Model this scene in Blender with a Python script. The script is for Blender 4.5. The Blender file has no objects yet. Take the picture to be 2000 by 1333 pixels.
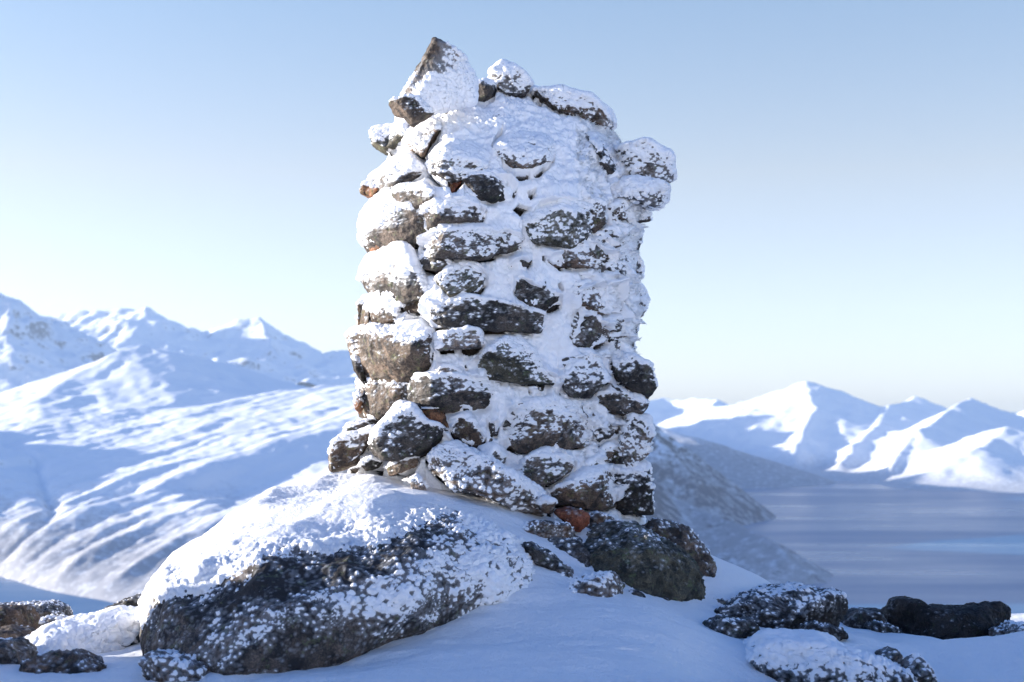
import bpy, math, random
import numpy as np
from mathutils import Vector, Euler
C = bpy.context.scene.collection
R = math.radians

# ------------------------------------------------------------------ camera
FPX = 2778.0                      # focal length in photo pixels (50 mm on a 36 mm sensor, 2000 px wide)
HORIZON = 790.0
PITCH = math.atan((HORIZON - 666.5) / FPX)
cd = bpy.data.cameras.new('camera'); cam = bpy.data.objects.new('camera', cd); C.objects.link(cam)
cd.lens = 50.0; cd.sensor_width = 36.0
cd.clip_start = 0.1; cd.clip_end = 300000.0
cam.location = (0, 0, 0); cam.rotation_euler = (math.pi / 2 + PITCH, 0, 0)
cd.dof.use_dof = True; cd.dof.focus_distance = 5.75; cd.dof.aperture_fstop = 4.0
bpy.context.scene.camera = cam

# ------------------------------------------------------------------ sun, sky, exposure
SUN_EL = 10.8
SUN_AZ = 10.0                     # degrees the sun stands beyond straight left (towards the far side)
sdir = Vector((-math.cos(R(SUN_EL)) * math.cos(R(SUN_AZ)), math.cos(R(SUN_EL)) * math.sin(R(SUN_AZ)), math.sin(R(SUN_EL))))
ld = bpy.data.lights.new('sun', 'SUN'); ld.energy = 4.2; ld.angle = R(0.5); ld.color = (1.0, 0.93, 0.84)
sun = bpy.data.objects.new('sun', ld); C.objects.link(sun)
sun.rotation_euler = sdir.to_track_quat('Z', 'Y').to_euler(); sun.location = (-20, 5, 12)
W = bpy.data.worlds.new('World'); bpy.context.scene.world = W; W.use_nodes = True
wn = W.node_tree.nodes; wl = W.node_tree.links
sky = wn.new('ShaderNodeTexSky'); sky.sky_type = 'NISHITA'; sky.sun_disc = False
sky.sun_elevation = R(SUN_EL)
sky.sun_rotation = math.atan2(sdir.x, sdir.y)
sky.altitude = 500; sky.air_density = 1.0; sky.dust_density = 0.6; sky.ozone_density = 1.6
bg = wn['Background']; bg.inputs['Strength'].default_value = 0.15
tc = wn.new('ShaderNodeTexCoord'); sx_ = wn.new('ShaderNodeSeparateXYZ'); wl.new(tc.outputs['Generated'], sx_.inputs[0])
tr = wn.new('ShaderNodeValToRGB'); wl.new(sx_.outputs[2], tr.inputs[0])        # clear cold air: whiter towards the horizon, deeper blue overhead
SKYT = ((0.0, (.48, .57, .98)), (0.035, (.52, .535, .78)), (0.07, (.56, .51, .64)), (0.16, (.68, .525, .51)), (0.27, (.61, .55, .57)), (0.55, (.25, .42, .70)), (1.0, (.15, .39, .80)))
while len(tr.color_ramp.elements) < len(SKYT): tr.color_ramp.elements.new(0.5)
for k_, (p_, c_) in enumerate(SKYT): tr.color_ramp.elements[k_].position = p_
for k_, (p_, c_) in enumerate(SKYT): tr.color_ramp.elements[k_].color = (*c_, 1)
tm = wn.new('ShaderNodeMix'); tm.data_type = 'RGBA'; tm.blend_type = 'MULTIPLY'; tm.inputs[0].default_value = 1.0
wl.new(sky.outputs[0], tm.inputs[6]); wl.new(tr.outputs[0], tm.inputs[7]); wl.new(tm.outputs[2], bg.inputs['Color'])
sc = bpy.context.scene
sc.view_settings.view_transform = 'Standard'; sc.view_settings.look = 'None'
sc.view_settings.exposure = 1.57; sc.view_settings.gamma = 1.0
sc.render.engine = 'CYCLES'
sc.cycles.use_denoising = True
sc.cycles.max_bounces = 6; sc.cycles.diffuse_bounces = 4; sc.cycles.glossy_bounces = 3; sc.cycles.volume_bounces = 1

# ------------------------------------------------------------------ helpers
cp, sp = math.cos(PITCH), math.sin(PITCH)
def at(px, py, Y):
    """point at distance Y (metres along +Y) seen at photo pixel px, py"""
    px = np.asarray(px, float); py = np.asarray(py, float); Y = np.asarray(Y, float)
    a = (px - 1000.0) / FPX; b = (666.5 - py) / FPX
    ry = cp - b * sp; rz = sp + b * cp
    return np.stack([a / ry * Y, Y + 0 * a, rz / ry * Y], -1)

def hsh(i, j, k, s):
    h = (i.astype(np.int64) * 374761393 + j.astype(np.int64) * 668265263 + k.astype(np.int64) * 2147483647 + s * 1274126177) & 0xFFFFFFFF
    h = ((h ^ (h >> 13)) * 1103515245) & 0xFFFFFFFF
    h = ((h ^ (h >> 16)) * 2654435761) & 0xFFFFFFFF
    return ((h ^ (h >> 15)) & 0xFFFFFF) / float(0x1000000)
ROT = np.array(Euler((0.61, 0.93, 0.37)).to_matrix())
def vnoise(P, s=0):
    P = P @ ROT
    I = np.floor(P).astype(np.int64); F = P - I; F = F * F * F * (F * (F * 6 - 15) + 10)
    r = 0
    for a in (0, 1):
        wa = F[:, 0] if a else 1 - F[:, 0]
        for b in (0, 1):
            wb = F[:, 1] if b else 1 - F[:, 1]
            for c in (0, 1):
                wc = F[:, 2] if c else 1 - F[:, 2]
                r = r + wa * wb * wc * hsh(I[:, 0] + a, I[:, 1] + b, I[:, 2] + c, s)
    return r * 2 - 1
def fbm(P, o=4, s=0, g=0.5):
    r = 0; A = 1.0; t = 0
    for k in range(o):
        r = r + A * vnoise(P * (2.03 ** k) + 17.3 * k, s + k); P = P @ ROT.T @ ROT.T; t += A; A *= g
    return r / t
def ridged(P, o=4, s=0, g=0.5):
    r = 0; A = 1.0; t = 0
    for k in range(o):
        r = r + A * (1 - 2 * np.abs(vnoise(P * (2.07 ** k) + 9.1 * k, s + k))); t += A; A *= g
    return r / t
def worley(P, s=0):
    P = P @ ROT
    I = np.floor(P).astype(np.int64); best = np.full(len(P), 9.0)
    for a in (-1, 0, 1):
        for b in (-1, 0, 1):
            for c in (-1, 0, 1):
                i, j, k = I[:, 0] + a, I[:, 1] + b, I[:, 2] + c
                dx = i + hsh(i, j, k, s) - P[:, 0]; dy = j + hsh(i, j, k, s + 1) - P[:, 1]; dz = k + hsh(i, j, k, s + 2) - P[:, 2]
                best = np.minimum(best, dx * dx + dy * dy + dz * dz)
    return np.sqrt(best)
def sstep(a, b, x):
    t = np.clip((x - a) / (b - a), 0, 1); return t * t * (3 - 2 * t)

def vnormals(V, Q):
    d1 = V[Q[:, 2]] - V[Q[:, 0]]; d2 = V[Q[:, 3]] - V[Q[:, 1]]
    n = np.cross(d1, d2); N = np.zeros_like(V)
    for c in range(4):
        for k in range(3):
            N[:, k] += np.bincount(Q[:, c], weights=n[:, k], minlength=len(V))
    return N / (np.linalg.norm(N, axis=1)[:, None] + 1e-12)

def make(name, V, Q, mat, attrs=None, parent=None, origin=None, smooth=True):
    V = np.asarray(V, float)
    if origin is None: origin = np.array([V[:, 0].mean(), V[:, 1].mean(), V[:, 2].min()])
    origin = np.asarray(origin, float)
    L = V - origin
    me = bpy.data.meshes.new(name)
    me.vertices.add(len(L)); me.vertices.foreach_set('co', L.astype(np.float32).ravel())
    me.loops.add(Q.size); me.loops.foreach_set('vertex_index', Q.astype(np.int32).ravel())
    me.polygons.add(len(Q)); me.polygons.foreach_set('loop_start', np.arange(0, Q.size, Q.shape[1], dtype=np.int32))
    me.polygons.foreach_set('use_smooth', np.full(len(Q), smooth))
    me.update(calc_edges=True)
    for k, a in (attrs or {}).items():
        at_ = me.attributes.new(k, 'FLOAT', 'POINT'); at_.data.foreach_set('value', a.astype(np.float32))
    me.materials.append(mat)
    o = bpy.data.objects.new(name, me); C.objects.link(o)
    if parent is not None:
        o.parent = parent; o.location = Vector(origin) - parent.location
    else: o.location = origin
    return o
def tag(o, label=None, cat=None, group=None, kind=None):
    for k, v in (('label', label), ('category', cat), ('group', group), ('kind', kind)):
        if v: o[k] = v
    return o
def catmull(P, k):
    """upsample rows of control points P (n, ...) by k"""
    n_ = len(P); Pe = np.concatenate([2 * P[:1] - P[1:2], P, 2 * P[-1:] - P[-2:-1]]); out = []
    for i in range(n_ - 1):
        p0, p1, p2, p3 = Pe[i:i + 4]
        for t in np.arange(k) / k:
            out.append(0.5 * ((2 * p1) + (-p0 + p2) * t + (2 * p0 - 5 * p1 + 4 * p2 - p3) * t * t + (-p0 + 3 * p1 - 3 * p2 + p3) * t ** 3))
    out.append(P[-1]); return np.array(out)
def grid_quads(nu, nv, wrap=False):
    i = np.arange(nu if wrap else nu - 1); j = np.arange(nv - 1)
    I, J = np.meshgrid(i, j); I2 = (I + 1) % nu
    return np.stack([J * nu + I, J * nu + I2, (J + 1) * nu + I2, (J + 1) * nu + I], -1).reshape(-1, 4)

# ------------------------------------------------------------------ materials
def nodes(m):
    m.use_nodes = True; t = m.node_tree
    return t, t.nodes, t.links, t.nodes['Principled BSDF']
def noise(n, l, vec, scale, detail=5, rough=0.55, vscale=None):
    if vscale:
        mp = n.new('ShaderNodeMapping'); mp.inputs['Scale'].default_value = vscale; l.new(vec, mp.inputs[0]); vec = mp.outputs[0]
    x = n.new('ShaderNodeTexNoise'); x.inputs['Scale'].default_value = scale; x.inputs['Detail'].default_value = detail
    x.inputs['Roughness'].default_value = rough; l.new(vec, x.inputs['Vector']); return x.outputs['Fac']
def ramp(n, l, fac, pts):
    r = n.new('ShaderNodeValToRGB'); e = r.color_ramp.elements
    while len(e) < len(pts): e.new(0.5)
    for q, (p, c) in zip(e, pts):
        q.position = p; q.color = (c, c, c, 1) if isinstance(c, (int, float)) else (*c, 1)
    l.new(fac, r.inputs[0]); return r.outputs[0]
def mix(n, l, f, a, b, mode='MIX'):
    x = n.new('ShaderNodeMix'); x.data_type = 'RGBA'; x.blend_type = mode
    for i, v in ((0, f), (6, a), (7, b)):
        if isinstance(v, (int, float)): x.inputs[i].default_value = v
        elif isinstance(v, tuple): x.inputs[i].default_value = (*v, 1)
        else: l.new(v, x.inputs[i])
    return x.outputs[2]
def mth(n, l, op, a, b=None, c=None):
    x = n.new('ShaderNodeMath'); x.operation = op
    for i, v in enumerate((a, b, c)):
        if v is None: continue
        if isinstance(v, (int, float)): x.inputs[i].default_value = v
        else: l.new(v, x.inputs[i])
    return x.outputs[0]

def rock_snow_material(name):
    m = bpy.data.materials.new(name); t, n, l, b = nodes(m)
    g = n.new('ShaderNodeNewGeometry'); P = g.outputs['Position']
    oi = n.new('ShaderNodeObjectInfo')
    at_ = n.new('ShaderNodeAttribute'); at_.attribute_name = 'snow'
    n1 = noise(n, l, P, 9, 5, 0.6); n2 = noise(n, l, P, 170, 4, 0.7); n3 = noise(n, l, P, 38, 5, 0.65); n4 = noise(n, l, P, 15, 6, 0.7)
    base = ramp(n, l, n1, [(0.3, (0.055, 0.046, 0.040)), (0.5, (0.11, 0.090, 0.075)), (0.7, (0.19, 0.145, 0.115))])
    base = mix(n, l, 0.75, base, ramp(n, l, n2, [(0.33, 0.25), (0.5, 0.75), (0.68, 1.5)]), 'MULTIPLY')
    # black crust lichen, then pale green and grey lichen spots
    dk = ramp(n, l, n4, [(0.46, 1.0), (0.54, 0.0)])
    dk = mth(n, l, 'MULTIPLY', dk, ramp(n, l, n3, [(0.36, 0.25), (0.56, 1.0)]))
    li = n.new('ShaderNodeAttribute'); li.attribute_name = 'lichen'
    lm = n.new('ShaderNodeMapRange'); lm.inputs['From Min'].default_value = -0.1; lm.inputs['From Max'].default_value = 0.1
    l.new(mth(n, l, 'ADD', li.outputs['Fac'], mth(n, l, 'MULTIPLY', mth(n, l, 'SUBTRACT', n3, 0.5), 0.7)), lm.inputs[0])
    lm0 = mth(n, l, 'MULTIPLY', lm.outputs[0], mth(n, l, 'GREATER_THAN', mth(n, l, 'ABSOLUTE', li.outputs['Fac']), 0.0001))
    dk = mth(n, l, 'MAXIMUM', dk, lm0)
    base = mix(n, l, mth(n, l, 'MULTIPLY', dk, 0.88), base, (0.012, 0.013, 0.015))
    gl = noise(n, l, P, 24, 4, 0.6); gl2 = noise(n, l, P, 90, 3, 0.6)
    gm = mth(n, l, 'MULTIPLY', ramp(n, l, gl, [(0.57, 0.0), (0.63, 1.0)]), ramp(n, l, gl2, [(0.42, 0.0), (0.55, 1.0)]))
    base = mix(n, l, mth(n, l, 'MULTIPLY', gm, 0.45), base, (0.13, 0.16, 0.075))
    base = mix(n, l, 1.0, base, oi.outputs['Color'], 'MULTIPLY')
    s = at_.outputs['Fac']
    fine = mth(n, l, 'MULTIPLY', mth(n, l, 'SUBTRACT', noise(n, l, P, 150, 3, 0.6), 0.5), 0.22)
    s2 = mth(n, l, 'ADD', s, fine)
    sm = n.new('ShaderNodeMapRange'); sm.interpolation_type = 'SMOOTHSTEP'
    sm.inputs['From Min'].default_value = -0.03; sm.inputs['From Max'].default_value = 0.09; l.new(s2, sm.inputs[0])
    # thin rime veil just under the clump threshold
    veil = n.new('ShaderNodeMapRange'); veil.inputs['From Min'].default_value = -0.35; veil.inputs['From Max'].default_value = 0.0
    veil.inputs['To Max'].default_value = 0.24; l.new(s2, veil.inputs[0])
    base = mix(n, l, veil.outputs[0], base, (0.75, 0.78, 0.82))
    col = mix(n, l, sm.outputs[0], base, (0.91, 0.915, 0.93))
    l.new(col, b.inputs['Base Color'])
    rg = n.new('ShaderNodeMapRange'); rg.inputs['To Min'].default_value = 0.72; rg.inputs['To Max'].default_value = 0.6; l.new(sm.outputs[0], rg.inputs[0])
    l.new(rg.outputs[0], b.inputs['Roughness'])
    bp = n.new('ShaderNodeBump'); bp.inputs['Strength'].default_value = 0.55; bp.inputs['Distance'].default_value = 0.006
    hh = mth(n, l, 'ADD', mth(n, l, 'MULTIPLY', n2, 0.8), n3)
    l.new(hh, bp.inputs['Height']); l.new(bp.outputs[0], b.inputs['Normal'])
    b.inputs['Specular IOR Level'].default_value = 0.3
    return m
M_ROCK = rock_snow_material('rimed_rock')

def snow_material(name, s1=45, dist=0.013, strength=0.8):
    m = bpy.data.materials.new(name); t, n, l, b = nodes(m)
    g = n.new('ShaderNodeNewGeometry'); P = g.outputs['Position']
    n1 = noise(n, l, P, s1, 5, 0.6); n2 = noise(n, l, P, s1 * 6, 3, 0.6)
    l.new(mix(n, l, n1, (0.87, 0.88, 0.90), (0.93, 0.935, 0.94)), b.inputs['Base Color'])
    b.inputs['Roughness'].default_value = 0.55; b.inputs['Specular IOR Level'].default_value = 0.3
    bp = n.new('ShaderNodeBump'); bp.inputs['Strength'].default_value = strength; bp.inputs['Distance'].default_value = dist
    l.new(mth(n, l, 'ADD', n1, mth(n, l, 'MULTIPLY', n2, 0.35)), bp.inputs['Height']); l.new(bp.outputs[0], b.inputs['Normal'])
    return m
M_SNOW = snow_material('wind_packed_snow')

def hill_material(name, scrub=0.6, rock=0.5, shore=-440.0, slo=0.62, shi=0.80, thr=0.62):
    m = bpy.data.materials.new(name); t, n, l, b = nodes(m)
    g = n.new('ShaderNodeNewGeometry'); P = g.outputs['Position']
    sx = n.new('ShaderNodeSeparateXYZ'); l.new(g.outputs['Normal'], sx.inputs[0])
    sz = n.new('ShaderNodeSeparateXYZ'); l.new(P, sz.inputs[0])
    n1 = noise(n, l, P, 0.02, 8, 0.78); n2 = noise(n, l, P, 0.0035, 5, 0.65)
    # bare rock on steep faces
    st = n.new('ShaderNodeMapRange'); st.inputs['From Min'].default_value = shi; st.inputs['From Max'].default_value = slo; l.new(sx.outputs[2], st.inputs[0])
    rk = ramp(n, l, mth(n, l, 'ADD', mth(n, l, 'MULTIPLY', st.outputs[0], 0.20), mth(n, l, 'MULTIPLY', n1, 0.95)), [(thr, 0.0), (thr + 0.09, 1.0)])
    snow = mix(n, l, n2, (0.82, 0.845, 0.88), (0.90, 0.905, 0.915))
    col = mix(n, l, mth(n, l, 'MULTIPLY', rk, rock), snow, (0.085, 0.095, 0.12))
    # leafless birch scrub low down
    al = n.new('ShaderNodeMapRange'); al.inputs['From Min'].default_value = shore + 170; al.inputs['From Max'].default_value = shore - 40; l.new(sz.outputs[2], al.inputs[0])
    sb = ramp(n, l, mth(n, l, 'ADD', mth(n, l, 'MULTIPLY', al.outputs[0], 0.28), mth(n, l, 'MULTIPLY', noise(n, l, P, 0.03, 7, 0.78), 0.8)), [(0.52, 0.0), (0.68, 1.0)])
    col = mix(n, l, mth(n, l, 'MULTIPLY', mth(n, l, 'MULTIPLY', sb, al.outputs[0]), scrub), col, (0.15, 0.15, 0.18))
    l.new(col, b.inputs['Base Color']); b.inputs['Roughness'].default_value = 0.9; b.inputs['Specular IOR Level'].default_value = 0.1
    return m
M_FAR = hill_material('far_snow_slopes', 0.5, 0.6, -440)
M_LEFT = hill_material('left_snow_slopes', 0.7, 0.75, -370)
M_CRAG = hill_material('craggy_peaks', 0.3, 0.85, -480, 0.60, 0.86, 0.585)
M_HEAD = hill_material('headland_slopes', 0.7, 1.0, -230, 0.7, 0.95, 0.545)

def water_material():
    m = bpy.data.materials.new('fjord_water'); t, n, l, b = nodes(m)
    g = n.new('ShaderNodeNewGeometry'); P = g.outputs['Position']
    st = noise(n, l, P, 1.0, 4, 0.55, (0.0006, 0.0032, 0.001))
    b.inputs['Base Color'].default_value = (0.006, 0.12, 0.30, 1)
    l.new(ramp(n, l, st, [(0.35, 0.40), (0.5, 0.33), (0.68, 0.22)]), b.inputs['Roughness'])
    w = noise(n, l, P, 0.12, 4, 0.6)
    bp = n.new('ShaderNodeBump'); bp.inputs['Distance'].default_value = 4.0
    l.new(ramp(n, l, st, [(0.35, 0.45), (0.65, 0.28)]), bp.inputs['Strength'])
    l.new(w, bp.inputs['Height']); l.new(bp.outputs[0], b.inputs['Normal'])
    b.inputs['IOR'].default_value = 1.33; b.inputs['Specular Tint'].default_value = (0.50, 0.82, 1.0, 1)
    return m
M_WATER = water_material()

# ------------------------------------------------------------------ distant setting
SEA = -500.0
def sheet(name, V, Q, mat):
    o = make(name, V, Q, mat, origin=(0, 0, SEA)); tag(o, kind='structure'); return o
gx = np.array([-60000, -20000, 0, 20000, 60000.]); gy = np.array([-20000, 0, 5000, 20000, 90000.])
X, Y = np.meshgrid(gx, gy)
sheet('water', np.stack([X.ravel(), Y.ravel(), np.full(X.size, SEA)], 1), grid_quads(5, 5), M_WATER)

def ridge_terrain(name, mat, x0, x1, y0, y1, step, ridges, amp=40, nscale=600, seed=0, floor=-620, extra=None, warp=120, flat=0.45):
    gx = np.arange(x0, x1 + 1, step); gy = np.arange(y0, y1 + 1, step)
    X, Y = np.meshgrid(gx, gy); X = X.ravel(); Y = Y.ravel()
    P = np.stack([X, Y, 0 * X], 1)
    wx = X + warp * fbm(P / nscale, 4, seed + 50); wy = Y + warp * fbm(P / nscale, 4, seed + 60)
    H = np.full(len(X), float(floor))
    for pts, sl, sr in ridges:
        W_ = at(*np.array(pts, float).T)
        hr = np.full(len(X), -5000.)
        for A, B in zip(W_[:-1], W_[1:]):
            d = B[:2] - A[:2]; L2 = d @ d
            t = np.clip(((wx - A[0]) * d[0] + (wy - A[1]) * d[1]) / L2, 0, 1)
            qx = A[0] + t * d[0]; qy = A[1] + t * d[1]
            dist = np.hypot(wx - qx, wy - qy)
            cr = d[0] * (wy - A[1]) - d[1] * (wx - A[0])      # >0 : left of travel
            sd = np.clip(cr / math.sqrt(L2) / (dist + 1), -1, 1)
            s = sr + (sl - sr) * (sd * 0.5 + 0.5)
            z = A[2] + t * (B[2] - A[2])
            hr = np.maximum(hr, z - s * dist * (1 - flat + flat * np.exp(-dist / 900)))
        k = 25.0
        m_ = np.maximum(H, hr); H = m_ + k * np.log1p(np.exp(-np.abs(H - hr) / k)) * 0.6
    up = np.clip((H - SEA) / 250, 0.05, 1)
    H = H + amp * ridged(P / nscale, 6, seed, 0.58) * up - amp * 0.2 * up
    if extra is not None: H = H + extra(X, Y) * np.clip((H - SEA) / 60, 0, 1)
    return sheet(name, np.stack([X, Y, H], 1), grid_quads(len(gx), len(gy)), mat)

# far range across the fjord (right)
ridge_terrain('mountain_range', M_FAR, -1500, 7500, 7600, 16000, 26, [
    ([(1575, 746, 12500), (1592, 800, 11800), (1560, 850, 11000), (1545, 905, 10300)], .5, .45),
    ([(1575, 746, 12500), (1500, 772, 12900), (1440, 792, 13300), (1360, 800, 13600)], .5, .4),
    ([(1575, 746, 12500), (1615, 762, 12600), (1700, 802, 12800), (1760, 830, 13000)], .45, .6),
    ([(1500, 775, 12800), (1470, 850, 11400), (1440, 895, 10800)], .4, .5),
    ([(1790, 778, 12600), (1745, 792, 12200), (1700, 840, 11200), (1640, 905, 10000)], .5, .7),
    ([(1790, 778, 12600), (1835, 796, 12800), (1880, 830, 12900)], .5, .6),
    ([(1905, 783, 10900), (1850, 806, 10400), (1795, 845, 9900), (1760, 890, 9600), (1740, 930, 9200)], .42, .75),
    ([(1905, 783, 10900), (1930, 792, 11000), (1965, 815, 11100), (2010, 822, 11200), (2100, 800, 11500)], .5, .6),
    ([(1975, 830, 9200), (1930, 872, 8900), (1840, 910, 8700)], .35, .45),
    ([(2000, 808, 12500), (2080, 790, 12000), (2250, 740, 12000)], .5, .5),
    ([(1290, 778, 15500), (1400, 782, 15000), (1380, 830, 13600), (1330, 860, 12800)], .45, .6),
    ([(1450, 780, 15200), (1390, 840, 13800)], .45, .6),
    ([(1080, 770, 15000), (1200, 785, 15000), (1290, 778, 15500)], .5, .6),
    ([(1540, 920, 9900), (1700, 935, 9300), (1850, 946, 8800), (2000, 950, 8500), (2300, 940, 8000)], .12, .10),
    ([(1350, 880, 12500), (1450, 905, 11200), (1560, 915, 10300)], .10, .10),
], amp=45, nscale=520, seed=3, warp=70, flat=.35)
ridge_terrain('low_peninsula', M_HEAD, -400, 2200, 7800, 11000, 22, [
    ([(1100, 790, 9800), (1220, 815, 9700), (1300, 840, 9500), (1360, 862, 9300), (1400, 879, 9200), (1437, 903, 9050), (1475, 927, 8900), (1535, 947, 8800)], .3, .3)],
    amp=22, nscale=400, seed=8, warp=40, flat=0)
ridge_terrain('steep_headland', M_HEAD, -900, 1500, 4700, 8200, 14, [
    ([(900, 730, 7000), (1100, 740, 6800), (1190, 765, 6600), (1250, 803, 6500), (1295, 860, 6250), (1350, 925, 6050), (1405, 990, 5900), (1458, 1025, 5820)], .8, .7)],
    amp=30, nscale=350, seed=12, warp=30, flat=0)
ridge_terrain('near_headland', M_HEAD, -500, 1300, 3000, 5600, 10, [
    ([(1100, 880, 4900), (1180, 905, 4850), (1269, 942, 4750), (1381, 1002, 4550), (1452, 1030, 4400), (1500, 1052, 4250), (1542, 1086, 4110), (1568, 1122, 4020)], .55, .36),
    ([(800, 735, 4150), (960, 700, 4350), (1050, 715, 4700)], 1.0, 1.0)],  # invented peak hidden behind the cairn, casts shade over the headlands
    amp=14, nscale=220, seed=15, warp=20, flat=0)
# left side
def streaks(X, Y):
    u = (X * 0.91 - Y * 0.41); v = (X * 0.41 + Y * 0.91)
    P = np.stack([u / 190, v / 1700, 0 * u], 1)
    P2 = np.stack([u / 60, v / 420, 0 * u + 5], 1); P3 = np.stack([u / 26, v / 110, 0 * u + 9], 1)
    return 44 * fbm(P, 4, 31, 0.5) + 10 * fbm(P2, 3, 37) + 3 * fbm(P3, 2, 39)
def hillside():
    """broad lit hillside falling from the plateau edge to the fjord: lofted between crest and shore, then gullied"""
    px = np.array([-500, -250, -100, 0, 100, 200, 300, 420, 560, 700, 850, 1000, 1150], float)
    cpy = np.array([860, 850, 842, 833, 821, 812, 803, 788, 768, 748, 735, 740, 760], float)
    cY = np.array([6000, 6100, 6200, 6300, 6450, 6550, 6700, 6850, 7100, 7300, 7400, 7400, 7300], float)
    spy = np.array([1070, 1090, 1108, 1123, 1151, 1169, 1188, 1205, 1225, 1240, 1240, 1240, 1240], float)
    k = 14; px = catmull(px, 2 * k); cpy = catmull(cpy, 2 * k); cY = catmull(cY, 2 * k); spy = catmull(spy, 2 * k)
    sY = 500 * FPX / (spy - HORIZON)
    t = np.concatenate([[-.12, -.06], np.linspace(0, 1, 230), [1.05, 1.12, 1.2, 1.35, 1.5]])[:, None]
    zc = at(px, cpy, cY)[:, 2]
    Yg = sY + (cY - sY) * t
    z = SEA + (zc - SEA) * np.where(t < 0, t, np.where(t > 1, 1 - (t - 1) * 0.9, np.abs(t) ** 0.86))
    PXg = px + 0 * Yg; X = (PXg - 1000) / FPX * Yg
    pyg = HORIZON - z / Yg * FPX
    # brow with a steep shaded face falling away to the right
    brow = np.interp(PXg, [300, 420, 480, 560, 640, 700, 850], [915, 882, 862, 836, 815, 803, 790])
    sb = pyg - brow
    z = z - 70 * sstep(0, 60, sb) * (1 - 1.0 * sstep(60, 140, sb - 0.32 * (PXg - 440))) * sstep(330, 480, PXg)
    brow2 = np.interp(PXg, [120, 200, 330, 430, 520], [990, 955, 925, 905, 890]); s2 = pyg - brow2
    z = z - 16 * sstep(0, 30, s2) * (1 - sstep(40, 110, s2)) * sstep(150, 260, PXg) * (1 - sstep(440, 520, PXg))
    # shaded valley side at the left
    ln = np.interp(pyg, [840, 870, 900, 960, 1000, 1040, 1090, 1140], [-60, 10, 70, 92, 108, 80, 10, -80])
    z = z + 0.64 * np.clip(ln - PXg, 0, 600) * sstep(838, 880, pyg) * np.clip((z - SEA) / 60, 0, 1) - 14 * np.exp(-((ln - PXg) / 14) ** 2) * sstep(850, 880, pyg)
    z = z + (SEA - 60 - z) * sstep(880, 1150, PXg)
    X, Yf_, z = X.ravel(), Yg.ravel(), z.ravel()
    P = np.stack([X, Yf_, 0 * X], 1)
    up = np.clip((z - SEA) / 60, 0, 1)
    calm = 0.45 + 0.55 * sstep(4300, 5600, 9900 - Yf_)
    z = z + up * (streaks(X, Yf_) * calm + 16 * ridged(P / 420, 5, 21) + 5 * fbm(P / 60, 3, 22))
    return sheet('fjord_hillside', np.stack([X, Yf_, z], 1), grid_quads(len(px), len(t)), M_LEFT)
hillside()
ridge_terrain('snow_dome', M_LEFT, -4200, 500, 5600, 9600, 18, [
    ([(40, 800, 7300), (120, 783, 7350), (200, 728, 7500), (250, 693, 7600), (285, 680, 7700), (340, 688, 7850), (420, 704, 8100), (470, 715, 8200), (560, 748, 8300), (640, 778, 8400)], .42, .42),
    ([(285, 682, 7700), (345, 700, 7560), (420, 745, 7300), (470, 790, 7100)], .38, .5),
    ([(-700, 800, 7400), (40, 796, 7400)], .2, .2), ([(640, 776, 8400), (1000, 770, 8400)], .3, .3),
], amp=34, nscale=420, seed=25, warp=50, flat=.3)
ridge_terrain('rocky_mountain', M_CRAG, -8500, -1500, 7800, 13500, 22, [
    ([(-300, 560, 9800), (-60, 575, 9800), (0, 580, 9800), (30, 596, 9800), (60, 610, 9850), (110, 624, 9900), (160, 652, 9800), (205, 712, 9600), (215, 780, 9300)], .6, .62),
    ([(0, 580, 9800), (20, 680, 9100), (60, 790, 8500)], .6, .6), ([(110, 626, 9900), (150, 700, 9300), (160, 790, 8800)], .6, .6)],
    amp=120, nscale=520, seed=27, warp=100, flat=.1)
ridge_terrain('distant_ridge', M_CRAG, -9500, 900, 10500, 15500, 26, [
    ([(-100, 600, 12500), (60, 610, 12500), (130, 618, 12500), (200, 616, 12400), (245, 604, 12400), (276, 601, 12300), (288, 628, 12400), (330, 642, 12600),
      (400, 652, 12800), (430, 640, 12800), (470, 630, 12700), (500, 632, 12700), (530, 655, 12600), (570, 680, 12500), (595, 684, 12500), (625, 696, 12500), (690, 697, 12500), (760, 725, 12600), (900, 750, 12800)], .6, .55),
    ([(276, 601, 12300), (300, 660, 11900), (380, 700, 11500), (480, 720, 11000)], .5, .6),
    ([(430, 640, 12800), (440, 700, 11800)], .5, .6), ([(500, 632, 12700), (540, 700, 11900)], .5, .6),
    ([(690, 697, 12500), (560, 715, 11600), (480, 705, 11400)], .5, .5),
    ([(800, 740, 11500), (700, 735, 10800), (600, 745, 10600)], .5, .5)],
    amp=85, nscale=420, seed=29, warp=70, flat=.15)

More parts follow.
